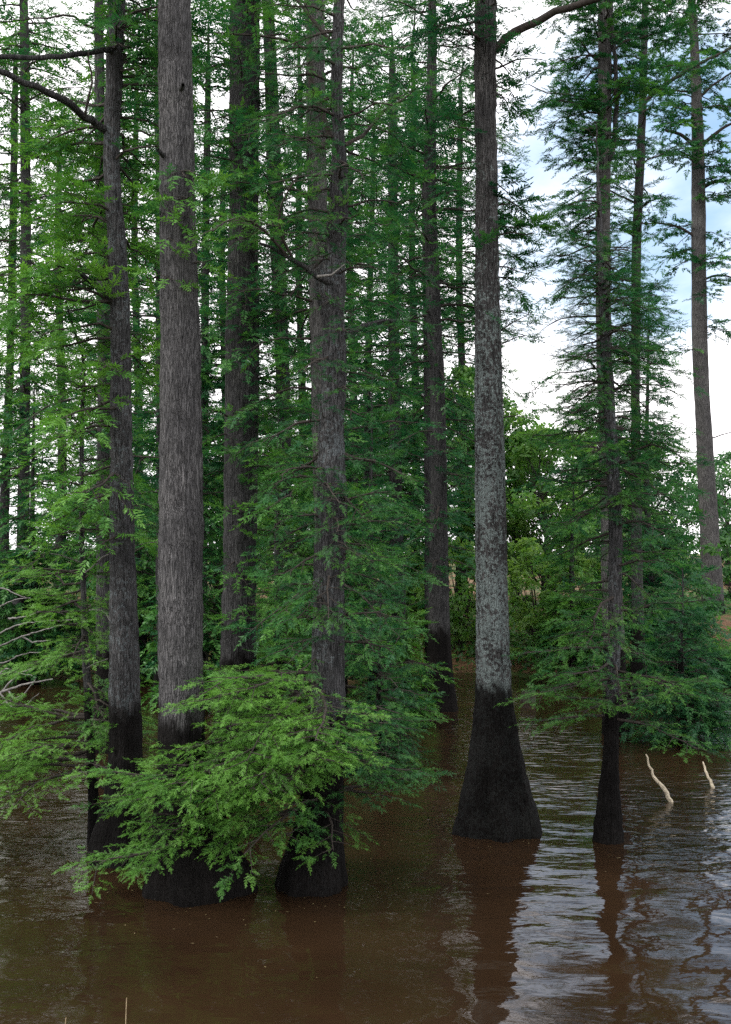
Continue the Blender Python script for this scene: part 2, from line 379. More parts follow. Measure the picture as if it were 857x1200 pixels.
# ------------------------------------------------------------------ broadleaved trees and bushes
def broadleaf(name, label, base, height, radius, seed, tint=0.5, crown_from=0.25, leaf_size=0.10, clumps=40, per=90, group=None, cat='bush', narrow=1.0, mat=None):
    rng = np.random.default_rng(seed); base = np.asarray(base, float)
    root = empty(name, base, label, cat, group)
    mb = MB()
    tp = np.array([(base[0] + rng.normal(0, 0.06)*k, base[1] + rng.normal(0, 0.06)*k, base[2] - 0.3 + (height*0.85 + 0.3)*k/6) for k in range(7)])
    if cat == 'tree':
        mb.tube(tp, np.linspace(0.028*height, 0.01, 7), 8); mb.build('trunk', M_BROWN, root, base); mb = MB()
    else:
        for k in range(5):
            a = rng.uniform(0, 6.28); e = base + np.array((math.cos(a)*radius*0.6, math.sin(a)*radius*0.6, height*rng.uniform(0.6, 0.9)))
            u = np.linspace(0, 1, 6)[:, None]; q = base*(1-u) + e*u; q[:, 2] += 0.15*height*np.sin(u[:, 0]*3.14); q[0, 2] -= 0.15
            mb.tube(q, np.linspace(0.02, 0.005, 6), 5)
    cen = []
    for k in range(clumps):
        f = rng.random()**0.85; z = height*(crown_from + (1 - crown_from)*f)
        g = (crown_from*0 + (f - 0.38)/0.62) if f > 0.38 else (0.38 - f)/0.55
        rr = radius*math.sqrt(max(0.03, 1 - abs(g)**2.0))*narrow*rng.uniform(0.3, 1.32); a = rng.uniform(0, 6.28)
        c = base + np.array((math.cos(a)*rr, math.sin(a)*rr, z)); cen.append(c)
        s = tp[min(6, max(1, int(6*(z/height)*0.75)))] if cat == 'tree' else base + np.array((0, 0, 0.25*z))
        u = np.linspace(0, 1, 5)[:, None]; q = s*(1-u) + c*u; q[:, 2] += 0.08*height*np.sin(u[:, 0]*3.14)*rng.uniform(-0.3, 1)
        mb.tube(q, np.linspace(0.006 + 0.0022*height, 0.004, 5), 4)
    mb.build('branches', M_TWIG, root, base)
    V, T = [], []
    N = clumps*per
    cs = np.array(cen).repeat(per, 0); csz = (radius*rng.uniform(0.12, 0.36, clumps)).repeat(per)
    off = rng.normal(0, 1, (N, 3)); off /= np.linalg.norm(off, axis=1)[:, None]; off *= (rng.random(N)**0.45*csz)[:, None]; off[:, 2] *= 0.62
    P = cs + off
    nrm = off/csz[:, None] + rng.normal(0, 0.55, (N, 3)) + np.array((0, 0, 0.7)); nrm /= np.linalg.norm(nrm, axis=1)[:, None]
    a = np.cross(nrm, rng.normal(0, 1, (N, 3))); a /= np.linalg.norm(a, axis=1)[:, None]; b = np.cross(nrm, a)
    s = leaf_size*rng.uniform(0.6, 1.25, N)[:, None]
    quad = np.stack((P - a*s, P + b*s*0.5 - a*s*0.1 + nrm*s*0.08, P + a*s, P - b*s*0.5 - a*s*0.1 + nrm*s*0.08), 1)
    tn = np.clip(tint + rng.normal(0, 0.10, clumps).repeat(per) + rng.normal(0, 0.08, N), 0, 1)
    mesh_obj('crown', quad.reshape(-1, 3), [np.arange(4*N).reshape(-1, 4)], mat or M_BROAD, root, base, tint=tn.repeat(4))
    return root

# ------------------------------------------------------------------ ground and water
def shore(x): return 28.3 + 0.9*np.sin(x*0.45 + 0.7) + 0.5*np.sin(x*1.3) + 0.02*x*x
def ground_z(x, y):
    x, y = np.asarray(x, float), np.asarray(y, float)
    s = shore(np.clip(x, -18, 18))
    def sm(t): t = np.clip(t, 0, 1); return t*t*(3 - 2*t)
    far = -0.75 + 0.75*sm((y - s + 2.5)/2.5) + 1.15*sm((y - s)/6.0) + 0.2*sm((y - s - 6)/20)
    near = -0.75 + 2.1*sm((7.3 - y)/5.5)
    z = np.where(y < 12, near, far)
    z = z + 0.07*np.sin(x*0.9 + 1.7)*np.sin(y*0.7) + 0.04*np.sin(x*2.3 + y*1.9) + 0.025*np.sin(x*5.1 - y*4.3)
    return z
def axis(a, b, fine0, fine1, d, grow=1.22):
    v = list(np.arange(fine0, fine1 + d/2, d)); s = d
    lo = [fine0]; 
    while lo[-1] > a: s *= grow; lo.append(lo[-1] - s)
    s = d; hi = [v[-1]]
    while hi[-1] < b: s *= grow; hi.append(hi[-1] + s)
    return np.array(lo[:0:-1] + v + hi[1:])
gx, gy = axis(-900, 900, -22, 22, 0.3), axis(-300, 1600, -2, 44, 0.3)
X, Yg = np.meshgrid(gx, gy, indexing='ij'); Z = ground_z(X, Yg)
nx, ny = X.shape; i, j = np.meshgrid(np.arange(nx-1), np.arange(ny-1), indexing='ij')
q = np.stack((i*ny+j, (i+1)*ny+j, (i+1)*ny+j+1, i*ny+j+1), -1).reshape(-1, 4)

def ground_mat():
    m, nt, out = new_mat('leaf_litter_ground')
    geo = node(nt, 'NewGeometry')
    n1 = node(nt, 'TexNoise', Scale=14.0, Detail=6.0, Roughness=0.75); link(nt, geo.outputs['Position'], n1.inputs['Vector'])
    n2 = node(nt, 'TexNoise', Scale=0.35, Detail=4.0, Roughness=0.6); link(nt, geo.outputs['Position'], n2.inputs['Vector'])
    vr = node(nt, 'TexVoronoi', Scale=22.0); link(nt, geo.outputs['Position'], vr.inputs['Vector'])
    lit = ramp(nt, n1.outputs['Fac'], [(0.3, (0.05, 0.032, 0.02)), (0.5, (0.14, 0.08, 0.045)), (0.7, (0.26, 0.16, 0.09))])
    grn = ramp(nt, n1.outputs['Fac'], [(0.3, (0.02, 0.045, 0.014)), (0.7, (0.07, 0.12, 0.03))])
    col = mixc(nt, smoothstep(nt, math_(nt, 'ADD', n2.outputs['Fac'], math_(nt, 'MULTIPLY', math_(nt, 'SUBTRACT', n1.outputs['Fac'], 0.5), 0.5)), 0.46, 0.56), lit, grn)
    bs = node(nt, 'BsdfPrincipled', Roughness=0.95); bs.inputs['Specular IOR Level'].default_value = 0.15; link(nt, col, bs.inputs['Base Color'])
    bp = node(nt, 'Bump', Strength=0.8, Distance=0.05); link(nt, math_(nt, 'ADD', n1.outputs['Fac'], vr.outputs['Distance']), bp.inputs['Height']); link(nt, bp.outputs[0], bs.inputs['Normal'])
    link(nt, bs.outputs[0], out.inputs['Surface']); return m
g = mesh_obj('ground', np.stack((X, Yg, Z), -1).reshape(-1, 3), [q], ground_mat(), smooth=True); tag(g, kind='structure')

def water_mat():
    m, nt, out = new_mat('murky_pond_water')
    geo = node(nt, 'NewGeometry')
    def wave(sx, sy, rot, scale, det, dist=0.0):
        mp = node(nt, 'Mapping'); mp.inputs['Scale'].default_value = (sx, sy, 1); mp.inputs['Rotation'].default_value = (0, 0, R(rot))
        link(nt, geo.outputs['Position'], mp.inputs['Vector'])
        n = node(nt, 'TexNoise', Scale=scale, Detail=det, Roughness=0.5, Distortion=dist); link(nt, mp.outputs[0], n.inputs['Vector']); return n.outputs['Fac']
    w1 = wave(0.8, 1.3, 5, 4.4, 1.5, 0.5); w2 = wave(0.8, 1.5, -14, 11.0, 2.0, 0.3); w3 = wave(0.9, 1.0, 20, 1.7, 1.0)
    big = wave(1, 0.8, 0, 0.35, 2.0)
    sy = node(nt, 'SeparateXYZ'); link(nt, geo.outputs['Position'], sy.inputs[0])
    wind = math_(nt, 'ADD', math_(nt, 'MULTIPLY', smoothstep(nt, sy.outputs['Y'], 8.0, 17.0), 1.0), 0.36)      # sheltered near the bank, ruffled further out
    amt = math_(nt, 'MULTIPLY', wind, math_(nt, 'ADD', math_(nt, 'MULTIPLY', smoothstep(nt, big, 0.36, 0.62), 0.75), 0.35))
    h = math_(nt, 'ADD', math_(nt, 'MULTIPLY', w1, 0.022), math_(nt, 'MULTIPLY', w2, 0.005))
    h = math_(nt, 'ADD', math_(nt, 'MULTIPLY', h, amt), math_(nt, 'MULTIPLY', w3, 0.032))
    bp = node(nt, 'Bump', Strength=1.0, Distance=1.0); link(nt, h, bp.inputs['Height'])
    silt = wave(1, 1, 0, 0.5, 3.0)
    col = ramp(nt, silt, [(0.3, (0.0145, 0.0082, 0.0043)), (0.7, (0.024, 0.0135, 0.0068))])
    bs = node(nt, 'BsdfPrincipled', Roughness=0.03, IOR=1.333); link(nt, col, bs.inputs['Base Color']); link(nt, bp.outputs[0], bs.inputs['Normal'])
    link(nt, bs.outputs[0], out.inputs['Surface']); return m
wv = np.array(((-850, 2, 0), (850, 2, 0), (850, 45, 0), (-850, 45, 0)), float)
w = mesh_obj('water', wv, [np.array([[0, 1, 2, 3]])], water_mat()); tag(w, kind='structure')

exec_marker = None
# ------------------------------------------------------------------ the cypress trees
Y1, Y2, YS, YH, YM, YN = depth_of(1042), depth_of(1008), depth_of(990), depth_of(1040), depth_of(975), depth_of(985)
CYP = 'bald cypress trees standing in the flooded pond'
FAR = 'cypress trees behind the pond'

cypress('cypress_tree', 'thick straight grey trunk, smooth and bare, between the curved trunk and the centre trunks', Y1,
        [(232, 1046, 130), (224, 990, 98), (216, 915, 66), (213, 850, 53), (212, 700, 51), (212, 450, 47), (208, 220, 42), (205, 0, 37)], M_GREY, 11, top=17, lod=1, seg=100,
        crowns=[(330, 190, 5, 0.30, 0.4, 5, 300, 50, 1, 0.6)], limbs=[([(194, 184, -0.08), (189, 180, -0.16), (186, 176, -0.2)], 0.03, 0.014, 0, M_BROWN), ([(212, 106, -0.12), (214, 102, -0.21)], 0.03, 0.018, 0, M_BROWN)], tint=0.4, high=(14, 2.2))

cypress('cypress_tree', 'dark kinked trunk with long bare limbs reaching off the left edge', Y2,
        [(143, 1012, 82), (144, 960, 58), (147, 900, 41), (146, 800, 36), (144, 650, 29), (142, 500, 25), (142, 400, 23), (138, 300, 22), (131, 190, 19), (134, 90, 20), (137, 0, 19)], M_HALF, 12, top=14, lod=1, seg=64,
        crowns=[(640, 420, 8, 0.7, 1.0, 0, 180, 80, 1.3, 0.68), (420, 120, 18, 1.0, 1.1, 5, 145, 75, 1.3, 0.68), (120, -20, 12, 0.7, 0.9, 8, 20, 90, 1, 0.42), (300, 0, 6, 0.5, 0.9, 10, 20, 60, 1, 0.4)],
        limbs=[([(130, 157, 0), (112, 146, -0.1), (70, 115, -0.8), (30, 96, -1.2), (-30, 72, -1.5)], 0.042, 0.026, 0, M_BROWN),
               ([(136, 58, 0), (100, 62, -0.5), (60, 68, -0.9), (0, 66, -1.3), (-40, 64, -1.5)], 0.03, 0.022, 0, M_BROWN),
               ([(138, 57, 0), (155, 53, -0.1), (178, 44, -0.3)], 0.028, 0.012, 0, M_BROWN),
               ([(100, 136, -0.45), (107, 98, -0.6), (104, 60, -0.5)], 0.012, 0.007, 0),
               ([(139, 360, 0), (120, 340, -0.1), (95, 322, -0.2), (66, 311, -0.4)], 0.035, 0.014, 0.6, M_BROWN, 0.6)])

cypress('cypress_tree', 'dark narrow trunk hidden just behind the kinked trunk on the left', depth_of(880),
        [(121, 880, 40), (122, 800, 22), (122, 600, 17), (122, 400, 16), (118, 200, 13), (116, 0, 11)], M_BROWN, 13, top=15, lod=1,
        crowns=[(640, 0, 26, 1.3, 1.6, 5, 0, 180, 0.9, 0.35)])

cypress('cypress_sapling', 'slender young cypress with bright drooping sprays at the left edge over the water', YS,
        [(112, 990, 20), (109, 940, 13), (106, 860, 10), (101, 780, 9), (98, 700, 7), (96, 600, 6), (96, 480, 5)], M_BROWN, 14, top=6.0, lod=0, tint=0.7, seg=12, flutes=0.05, high=None,
        crowns=[(905, 835, 10, 1.2, 1.4, 2, 200, 60, 1.2, 0.98, 1), (925, 885, 4, 0.65, 0.6, 0, 340, 40, 1.2, 0.66, 1), (860, 800, 5, 0.7, 0.5, 0, 350, 60, 1, 0.62), (775, 660, 8, 1.0, 0.8, 2, 200, 90, 1.2, 0.92, 1), (800, 660, 5, 0.65, 0.5, 0, 340, 50, 1, 0.66), (640, 480, 8, 0.8, 0.4, 10, 180, 170, 0.9, 0.5)],
        limbs=[([(102, 715, 0), (125, 720, -0.3), (134, 742, -0.4), (127, 765, -0.45), (129, 790, -0.5)], 0.010, 0.006, 0, M_DEAD),
               ([(127, 772, -0.45), (112, 778, -0.5), (102, 784, -0.55)], 0.006, 0.003, 0, M_DEAD),
               ([(98, 655, 0), (112, 632, -0.2), (130, 624, -0.3), (146, 627, -0.4)], 0.009, 0.004, 0, M_DEAD),
               ([(99, 672, 0), (120, 655, -0.2), (145, 645, -0.3), (185, 634, -0.4)], 0.009, 0.004, 0, M_DEAD),
               ([(97, 660, 0), (70, 650, -0.2), (40, 645, -0.3), (16, 638, -0.4)], 0.008, 0.004, 0, M_DEAD)])

cypress('cypress_tree', 'leaning tall trunk nearest the left edge on the far bank', 31.0,
        [(26, 700, 22), (27, 640, 15), (30, 400, 12), (30, 200, 12), (28, 0, 10)], M_BROWN, 15, top=19, lod=2, base_z=0.6, group=FAR,
        crowns=[(560, 250, 18, 2.6, 2.4, 0, 0, 180, 1.0, 0.64), (250, 0, 22, 2.0, 2.2, 8, 0, 180, 0.9, 0.5)])
cypress('cypress_tree', 'thin trunk at the very left edge beside a slightly thicker one', 33.0,
        [(2, 700, 20), (5, 600, 12), (12, 420, 9), (16, 230, 9), (18, 100, 7)], M_BROWN, 16, top=14, lod=2, base_z=0.6, group=FAR,
        crowns=[(560, 100, 16, 2.2, 1.6, 0, 0, 180, 0.8, 0.4)])
cypress('cypress_tree', 'thin dark trunk seen along the left side of the thick grey trunk', 24.0,
        [(188, 820, 24), (188, 760, 11), (187, 500, 8), (186, 250, 7), (184, 60, 6)], M_BROWN, 17, top=14, lod=2, group=FAR,
        crowns=[(640, 150, 24, 2.2, 1.6, 0, 0, 180, 0.9, 0.3)])
cypress('cypress_tree', 'thin dark trunk rising between the thick grey trunk and the broad shaggy one', 26.0,
        [(236, 800, 22), (238, 740, 11), (240, 500, 9), (241, 300, 9), (244, 100, 7)], M_BROWN, 18, top=13, lod=2, group=FAR,
        crowns=[(620, 100, 24, 2.2, 1.5, 0, 0, 180, 0.9, 0.28)])

cypress('cypress_tree', 'broad straight trunk with leafy shoots on its bark, right of the thick grey one', depth_of(895),
        [(282, 895, 82), (280, 850, 56), (279, 780, 42), (282, 600, 39), (284, 400, 38), (286, 200, 34), (287, 0, 34)], M_BROWN, 19, top=19, lod=1, seg=84,
        crowns=[(760, 480, 13, 0.7, 0.8, 5, 290, 80, 1, 0.5), (480, 200, 15, 0.6, 0.8, 5, 290, 90, 1, 0.35), (200, -20, 12, 0.9, 1.2, 5, 300, 120, 1, 0.38)],
        high=(14, 2.4))
cypress('cypress_tree', 'medium trunk leaning right, behind the leafy shoots between the broad and centre trunks', 25.5,
        [(338, 812, 30), (336, 740, 20), (333, 500, 16), (328, 350, 18), (320, 150, 17), (315, 20, 14)], M_BROWN, 20, top=17, lod=2, group=FAR,
        crowns=[(640, 0, 30, 2.2, 1.8, 2, 0, 180, 0.9, 0.32)])

cypress('cypress_tree', 'forked centre trunk with a broken limb stub and wide low leafy boughs', YH,
        [(366, 1040, 80), (372, 980, 60), (380, 900, 45), (384, 830, 39), (385, 700, 36), (389, 590, 35), (388, 520, 31), (392, 430, 29), (390, 372, 26), (387, 338, 37), (391, 308, 27), (397, 230, 22), (397, 165, 15), (395, 100, 14), (397, 0, 13)], M_HALF, 21, top=13.5, lod=0, seg=84,
        crowns=[(965, 905, 7, 1.85, 1.75, 2, 189, 17, 1.3, 0.72, 1), (955, 915, 3, 0.8, 0.9, 1, 262, 30, 1.2, 0.55, 1), (925, 785, 15, 1.6, 1.15, 2, 192, 34, 1.2, 0.84, 1), (930, 820, 7, 0.9, 0.85, 0, 335, 40, 1.2, 0.36, 1), (905, 790, 7, 1.1, 1.2, 3, 250, 30, 1.2, 0.78, 1),
                (770, 520, 15, 0.6, 0.7, 0, 300, 75, 1, 0.38), (700, 480, 7, 0.6, 0.7, 0, 190, 60, 1, 0.34), (480, 250, 8, 0.4, 0.6, 0, 280, 80, 1, 0.3), (300, 20, 14, 0.6, 0.8, 5, 250, 100, 1, 0.36)],
        limbs=[([(392, 334, -0.1), (372, 324, -0.2), (345, 306, -0.3), (318, 291, -0.4), (304, 284, -0.45)], 0.032, 0.012, 0.0, M_BROWN),
               ([(372, 324, -0.28), (388, 322, -0.32), (405, 310, -0.36)], 0.014, 0.004, 0, M_DEAD),
               ([(340, 304, -0.3), (310, 270, -0.6), (280, 255, -0.9), (250, 270, -1.1)], 0.016, 0.006, 1, M_TWIG, 0.62),
               ([(345, 306, -0.3), (330, 275, -0.5), (330, 240, -0.7), (350, 205, -0.8)], 0.014, 0.005, 1, M_TWIG, 0.45),
               ([(403, 395, 0), (425, 382, 0.1), (450, 375, 0.2), (490, 378, 0.3)], 0.03, 0.010, 0.7, M_BROWN, 0.3),
               ([(404, 170, 0), (425, 160, 0.1), (450, 130, 0.2), (480, 110, 0.3)], 0.02, 0.008, 1, M_TWIG, 0.3),
               ([(396, 60, 0), (372, 30, 0.1), (350, 0, 0.1), (330, -30, 0.2)], 0.022, 0.010, 1, M_TWIG, 0.35)])

cypress('cypress_tree', 'pale straight trunk showing just left of the forked centre trunk', depth_of(905),
        [(390, 905, 60), (389, 850, 36), (386, 700, 28), (378, 500, 24), (373, 300, 23), (370, 100, 22), (369, 0, 21)], M_PALE, 22, top=18, lod=1, seg=72,
        crowns=[(800, 560, 10, 1.3, 1.3, 0, 330, 120, 1, 0.42), (520, 0, 28, 1.2, 1.7, 5, 270, 180, 1, 0.34)],
        limbs=[([(372, 175, -0.2), (388, 165, -0.3), (375, 130, -0.4), (366, 100, -0.5), (362, 40, -0.6), (356, -20, -0.6)], 0.05, 0.03, 0, M_TWIG)], high=(12, 2.2))

cypress('cypress_tree', 'tapering trunk with flared black foot, between forked and lichened trunks', depth_of(832),
        [(516, 832, 44), (516, 800, 34), (515, 740, 26), (514, 620, 21), (514, 500, 18), (508, 350, 17), (504, 220, 15), (506, 100, 12), (507, 0, 10)], M_BROWN, 23, top=15, lod=1, seg=20,
        crowns=[(700, 380, 16, 1.0, 1.3, 0, 0, 180, 0.9, 0.28), (380, 100, 26, 1.9, 1.9, 5, 0, 180, 1, 0.28), (100, 0, 7, 1.6, 1.4, 10, 0, 180, 0.8, 0.3)])
cypress('cypress_tree', 'narrow trunk pressed against the left of the flared black-footed trunk', depth_of(812),
        [(503, 812, 20), (503, 760, 11), (502, 600, 9), (500, 400, 8), (498, 250, 7)], M_BROWN, 24, top=10, lod=2, crowns=[(640, 300, 10, 1.2, 1.2, 0, 0, 180, 0.9, 0.26)])
cypress('cypress_tree', 'straight medium trunk rooted at the far shore left of the black-footed one', 29.5,
        [(469, 775, 24), (468, 730, 18), (465, 620, 15), (462, 450, 14), (461, 280, 12), (460, 100, 9)], M_BROWN, 25, top=15, lod=2, base_z=0.1, group=FAR,
        crowns=[(640, 60, 34, 2.3, 2.0, 2, 0, 180, 0.95, 0.25)])
cypress('cypress_tree', 'thinnest dark trunk behind the bent limb right of the centre trunk', 31.0,
        [(428, 760, 14), (430, 600, 9), (431, 450, 8), (434, 330, 7), (438, 180, 5)], M_BROWN, 26, top=12, lod=2, base_z=0.5, group=FAR,
        crowns=[(640, 150, 26, 2.2, 1.5, 2, 0, 180, 0.95, 0.3)])

cypress('cypress_tree', 'big lichened trunk with a widely flared wet black foot in open water', YM,
        [(584, 975, 92), (582, 930, 75), (580, 880, 58), (579, 835, 47), (578, 790, 40), (575, 600, 36), (572, 400, 30), (570, 200, 26), (569, 0, 25)], M_LICHEN, 27, top=16, lod=1, seg=100, flutes=0.24,
        crowns=[(330, 200, 5, 0.5, 0.55, 8, 20, 50, 2.4, 0.22), (130, 60, 3, 0.6, 0.7, 8, 20, 50, 2, 0.24), (330, 60, 4, 0.5, 0.6, 5, 170, 60, 1.6, 0.26), (60, -20, 5, 1.0, 1.2, 10, 200, 80, 1, 0.25)],
        limbs=[([(580, 60, 0), (592, 46, -0.05), (615, 32, -0.1), (650, 15, -0.2), (700, -2, -0.4), (740, -20, -0.5)], 0.05, 0.03, 0, M_TWIG),
               ([(584, 390, 0), (600, 378, -0.1), (622, 366, -0.2)], 0.010, 0.003, 0.3, M_TWIG, 0.2),
               ([(584, 405, 0), (604, 396, -0.1), (618, 393, -0.2)], 0.008, 0.003, 0.3, M_TWIG, 0.2),
               ([(585, 490, 0), (604, 488, -0.1), (622, 491, -0.2)], 0.008, 0.003, 0, M_TWIG)], high=(12, 2.0))

cypress('cypress_tree', 'slim young cypress, full dark crown reaching low, right of the lichened trunk', YN,
        [(713, 985, 36), (714, 930, 26), (716, 880, 18), (719, 800, 15), (721, 690, 15), (721, 600, 15), (716, 500, 14), (710, 400, 12), (705, 320, 9)], M_HALF, 28, top=6.6, lod=0, tint=0.3, seg=60, flutes=0.1, high=None,
        crowns=[(845, 775, 12, 0.92, 0.9, 2, 0, 180, 0.9, 0.5, 1), (770, 600, 12, 0.9, 0.85, 2, 10, 170, 1, 0.38), (600, 420, 30, 0.8, 0.66, 5, 0, 180, 1.8, 0.34), (420, 290, 34, 0.62, 0.38, 10, 0, 180, 1, 0.26)])
cypress('cypress_tree', 'tall pale stem with a second thin stem forking up its right side', 20.0,
        [(722, 857, 34), (720, 780, 26), (714, 600, 20), (708, 400, 18), (707, 250, 17), (709, 100, 16), (708, 0, 14)], M_PALE, 29, top=15, lod=1,
        crowns=[(560, 330, 9, 1.2, 1.0, 5, 0, 180, 1.5, 0.27), (330, 150, 11, 0.9, 0.9, 8, 190, 90, 2.6, 0.3), (170, -30, 21, 1.1, 1.35, 12, 180, 180, 2.6, 0.3)],
        limbs=[([(710, 195, -0.05), (718, 178, -0.1), (722, 120, -0.1), (720, 60, -0.1), (716, 20, -0.1), (720, -30, 0)], 0.045, 0.03, 0, M_BROWN),
               ([(704, 72, 0), (690, 62, -0.1), (681, 50, -0.2)], 0.03, 0.012, 0, M_TWIG), ([(712, 60, 0), (728, 45, -0.1), (745, 30, -0.1)], 0.035, 0.02, 0.5, M_TWIG, 0.2),
               ([(704, 125, 0), (670, 112, -0.3), (640, 108, -0.5), (620, 98, -0.6)], 0.02, 0.008, 0.9, M_TWIG, 0.25)])
cypress('cypress_tree', 'thin tall trunk with a heavy limb rising to the right edge of the sky', 24.0,
        [(750, 822, 26), (748, 760, 16), (745, 500, 11), (746, 300, 11), (751, 180, 10), (755, 60, 8), (756, 0, 7)], M_BROWN, 30, top=14, lod=1, tint=0.25,
        crowns=[(560, 330, 12, 1.2, 1.2, 5, 0, 180, 1.6, 0.25), (330, -30, 17, 1.0, 1.4, 10, 0, 180, 2.5, 0.27)],
        limbs=[([(751, 125, 0), (765, 110, -0.1), (790, 92, -0.3), (820, 74, -0.4), (870, 50, -0.5)], 0.05, 0.02, 1, M_TWIG, 0.18),
               ([(748, 240, 0), (725, 228, -0.1), (700, 215, -0.2)], 0.025, 0.012, 0.5, M_TWIG, 0.22)])
cypress('cypress_tree', 'pale lone trunk at the right edge against open sky', 37.0,
        [(836, 712, 27), (833, 650, 23), (828, 560, 20), (821, 420, 18), (819, 300, 17), (818, 180, 15), (815, 80, 11), (811, 0, 9)], M_PALE, 31, top=22, lod=2, base_z=1.1, group=FAR, tint=0.25,
        crowns=[(420, 250, 4, 1.1, 1.1, 0, 0, 180, 1.6, 0.3), (340, 170, 6, 1.2, 1.5, 5, 0, 180, 2.0, 0.3), (200, -30, 15, 1.6, 1.8, 10, 0, 180, 2.2, 0.3)],
        limbs=[([(814, 170, 0), (798, 158, -0.2), (780, 152, -0.3)], 0.07, 0.04, 0.4, M_TWIG, 0.2), ([(824, 170, 0), (840, 155, -0.2), (865, 140, -0.3)], 0.07, 0.03, 0.4, M_TWIG, 0.2),
               ([(825, 219, 0), (838, 213, -0.2), (866, 212, -0.3)], 0.07, 0.04, 0.5, M_TWIG, 0.2), ([(816, 280, 0), (800, 268, -0.2), (775, 262, -0.4), (745, 262, -0.6)], 0.045, 0.02, 0.6, M_TWIG, 0.2),
               ([(814, 108, 0), (790, 106, -0.2), (768, 102, -0.3)], 0.04, 0.02, 0.3, M_TWIG, 0.2), ([(816, 118, 0), (838, 98, -0.2), (866, 80, -0.3)], 0.05, 0.02, 0.4, M_TWIG, 0.2),
               ([(826, 327, 0), (845, 322, -0.2), (866, 328, -0.3)], 0.04, 0.02, 0.5, M_TWIG, 0.2), ([(831, 515, 0), (845, 510, -0.2), (866, 503, -0.3)], 0.025, 0.012, 0, M_TWIG)])

# young cypresses of the understorey
def young(label, px, base_y, top_py, hw, seed, tint, lod=1, z=None, w=10, n=34, Y=None):
    Y = Y or depth_of(base_y); hm = hw/F*Y
    cypress('cypress_sapling', label, Y, [(px, base_y, w*1.6), (px + 2, base_y - 0.2*(base_y-top_py), w), (px - 2, base_y - 0.6*(base_y-top_py), w*0.6), (px, top_py, w*0.25)], M_BROWN, seed, top=0, lod=lod, seg=10, flutes=0.04, base_z=z,
            crowns=[(base_y - 0.1*(base_y-top_py), base_y - 0.5*(base_y-top_py), n, hm, hm*0.9, 0, 0, 180, 1, tint), (base_y - 0.5*(base_y-top_py), top_py, n//2, hm*0.85, hm*0.25, 8, 0, 180, 1, tint - 0.03)],
            high=None, tint_top=tint, group='young cypresses between the big trunks')
young('bright young cypress filling the gap right of the broad shaggy trunk', 326, 850, 520, 62, 41, 0.6)
young('dark young cypress in front of the far shore right of the forked trunk', 436, 850, 490, 46, 42, 0.3)
young('low bushy young cypress beside the foot of the forked trunk', 446, 915, 745, 44, 43, 0.25, lod=0)
young('dim young cypress hanging over the water below the pale lone trunk', 800, 870, 715, 56, 44, 0.24)
young('young cypress with yellow-green sprays left of the flared black foot', 474, 850, 735, 26, 45, 0.6)
young('far shore young cypress between the slim crowned tree and the lichened trunk', 672, 800, 590, 40, 46, 0.55, lod=2)
young('dark young cypress behind the dead branches at the left edge', 40, 800, 480, 72, 47, 0.33, lod=2)
young('young cypress behind the kinked trunk, left of the thick grey one', 165, 800, 520, 55, 48, 0.38, lod=2)
young('young cypress behind the thick grey trunk', 232, 830, 560, 50, 49, 0.4, lod=2)
young('tall dark young cypress behind the thin trunk with the heavy limb', 760, 790, 400, 60, 50, 0.26, lod=2, n=40)
young('young cypress in deep shade behind the low boughs of the forked trunk', 400, 812, 560, 60, 51, 0.34, lod=2)
young('leafy young cypress between the slender sapling and the left edge', 28, 800, 650, 36, 52, 0.5, lod=1)
young('young cypress right of the lichened trunk, behind the fallen sticks', 800, 800, 715, 64, 53, 0.28, lod=2)

# taller cypresses on the far bank that close the view
for k, (px, Y, tp, lab) in enumerate([
    (70, 38, 120, 'distant cypress seen between the left edge trunks and the kinked trunk'),
    (160, 41, 60, 'distant cypress seen between the kinked trunk and the thick grey trunk'),
    (262, 39, 150, 'distant cypress behind the left side of the broad shaggy trunk'),
    (352, 42, -40, 'distant cypress seen over the broken limb'),
    (412, 37, 30, 'distant cypress directly behind the right side of the forked trunk'),
    (485, 40, -30, 'distant cypress behind the black-footed trunk'),
    (540, 43, 60, 'distant cypress beside the left edge of the lichened trunk')]):
    cypress('cypress_tree', lab, Y, [(px, 700, 14), (px + 3, 500, 10), (px - 2, 300, 8), (px, max(tp, 60) + 60, 6)], M_BROWN, 70 + k, top=at(0, tp, Y)[2], lod=2, seg=10, base_z=1.1, group=FAR,
            crowns=[(650, 420, 22, 2.8, 2.6, 0, 0, 180, 0.9, 0.58 if k < 2 else 0.42), (420, max(tp, 60) + 40, 26, 2.4, 1.4, 5, 0, 180, 0.9, 0.3)], high=(5, 1.2))

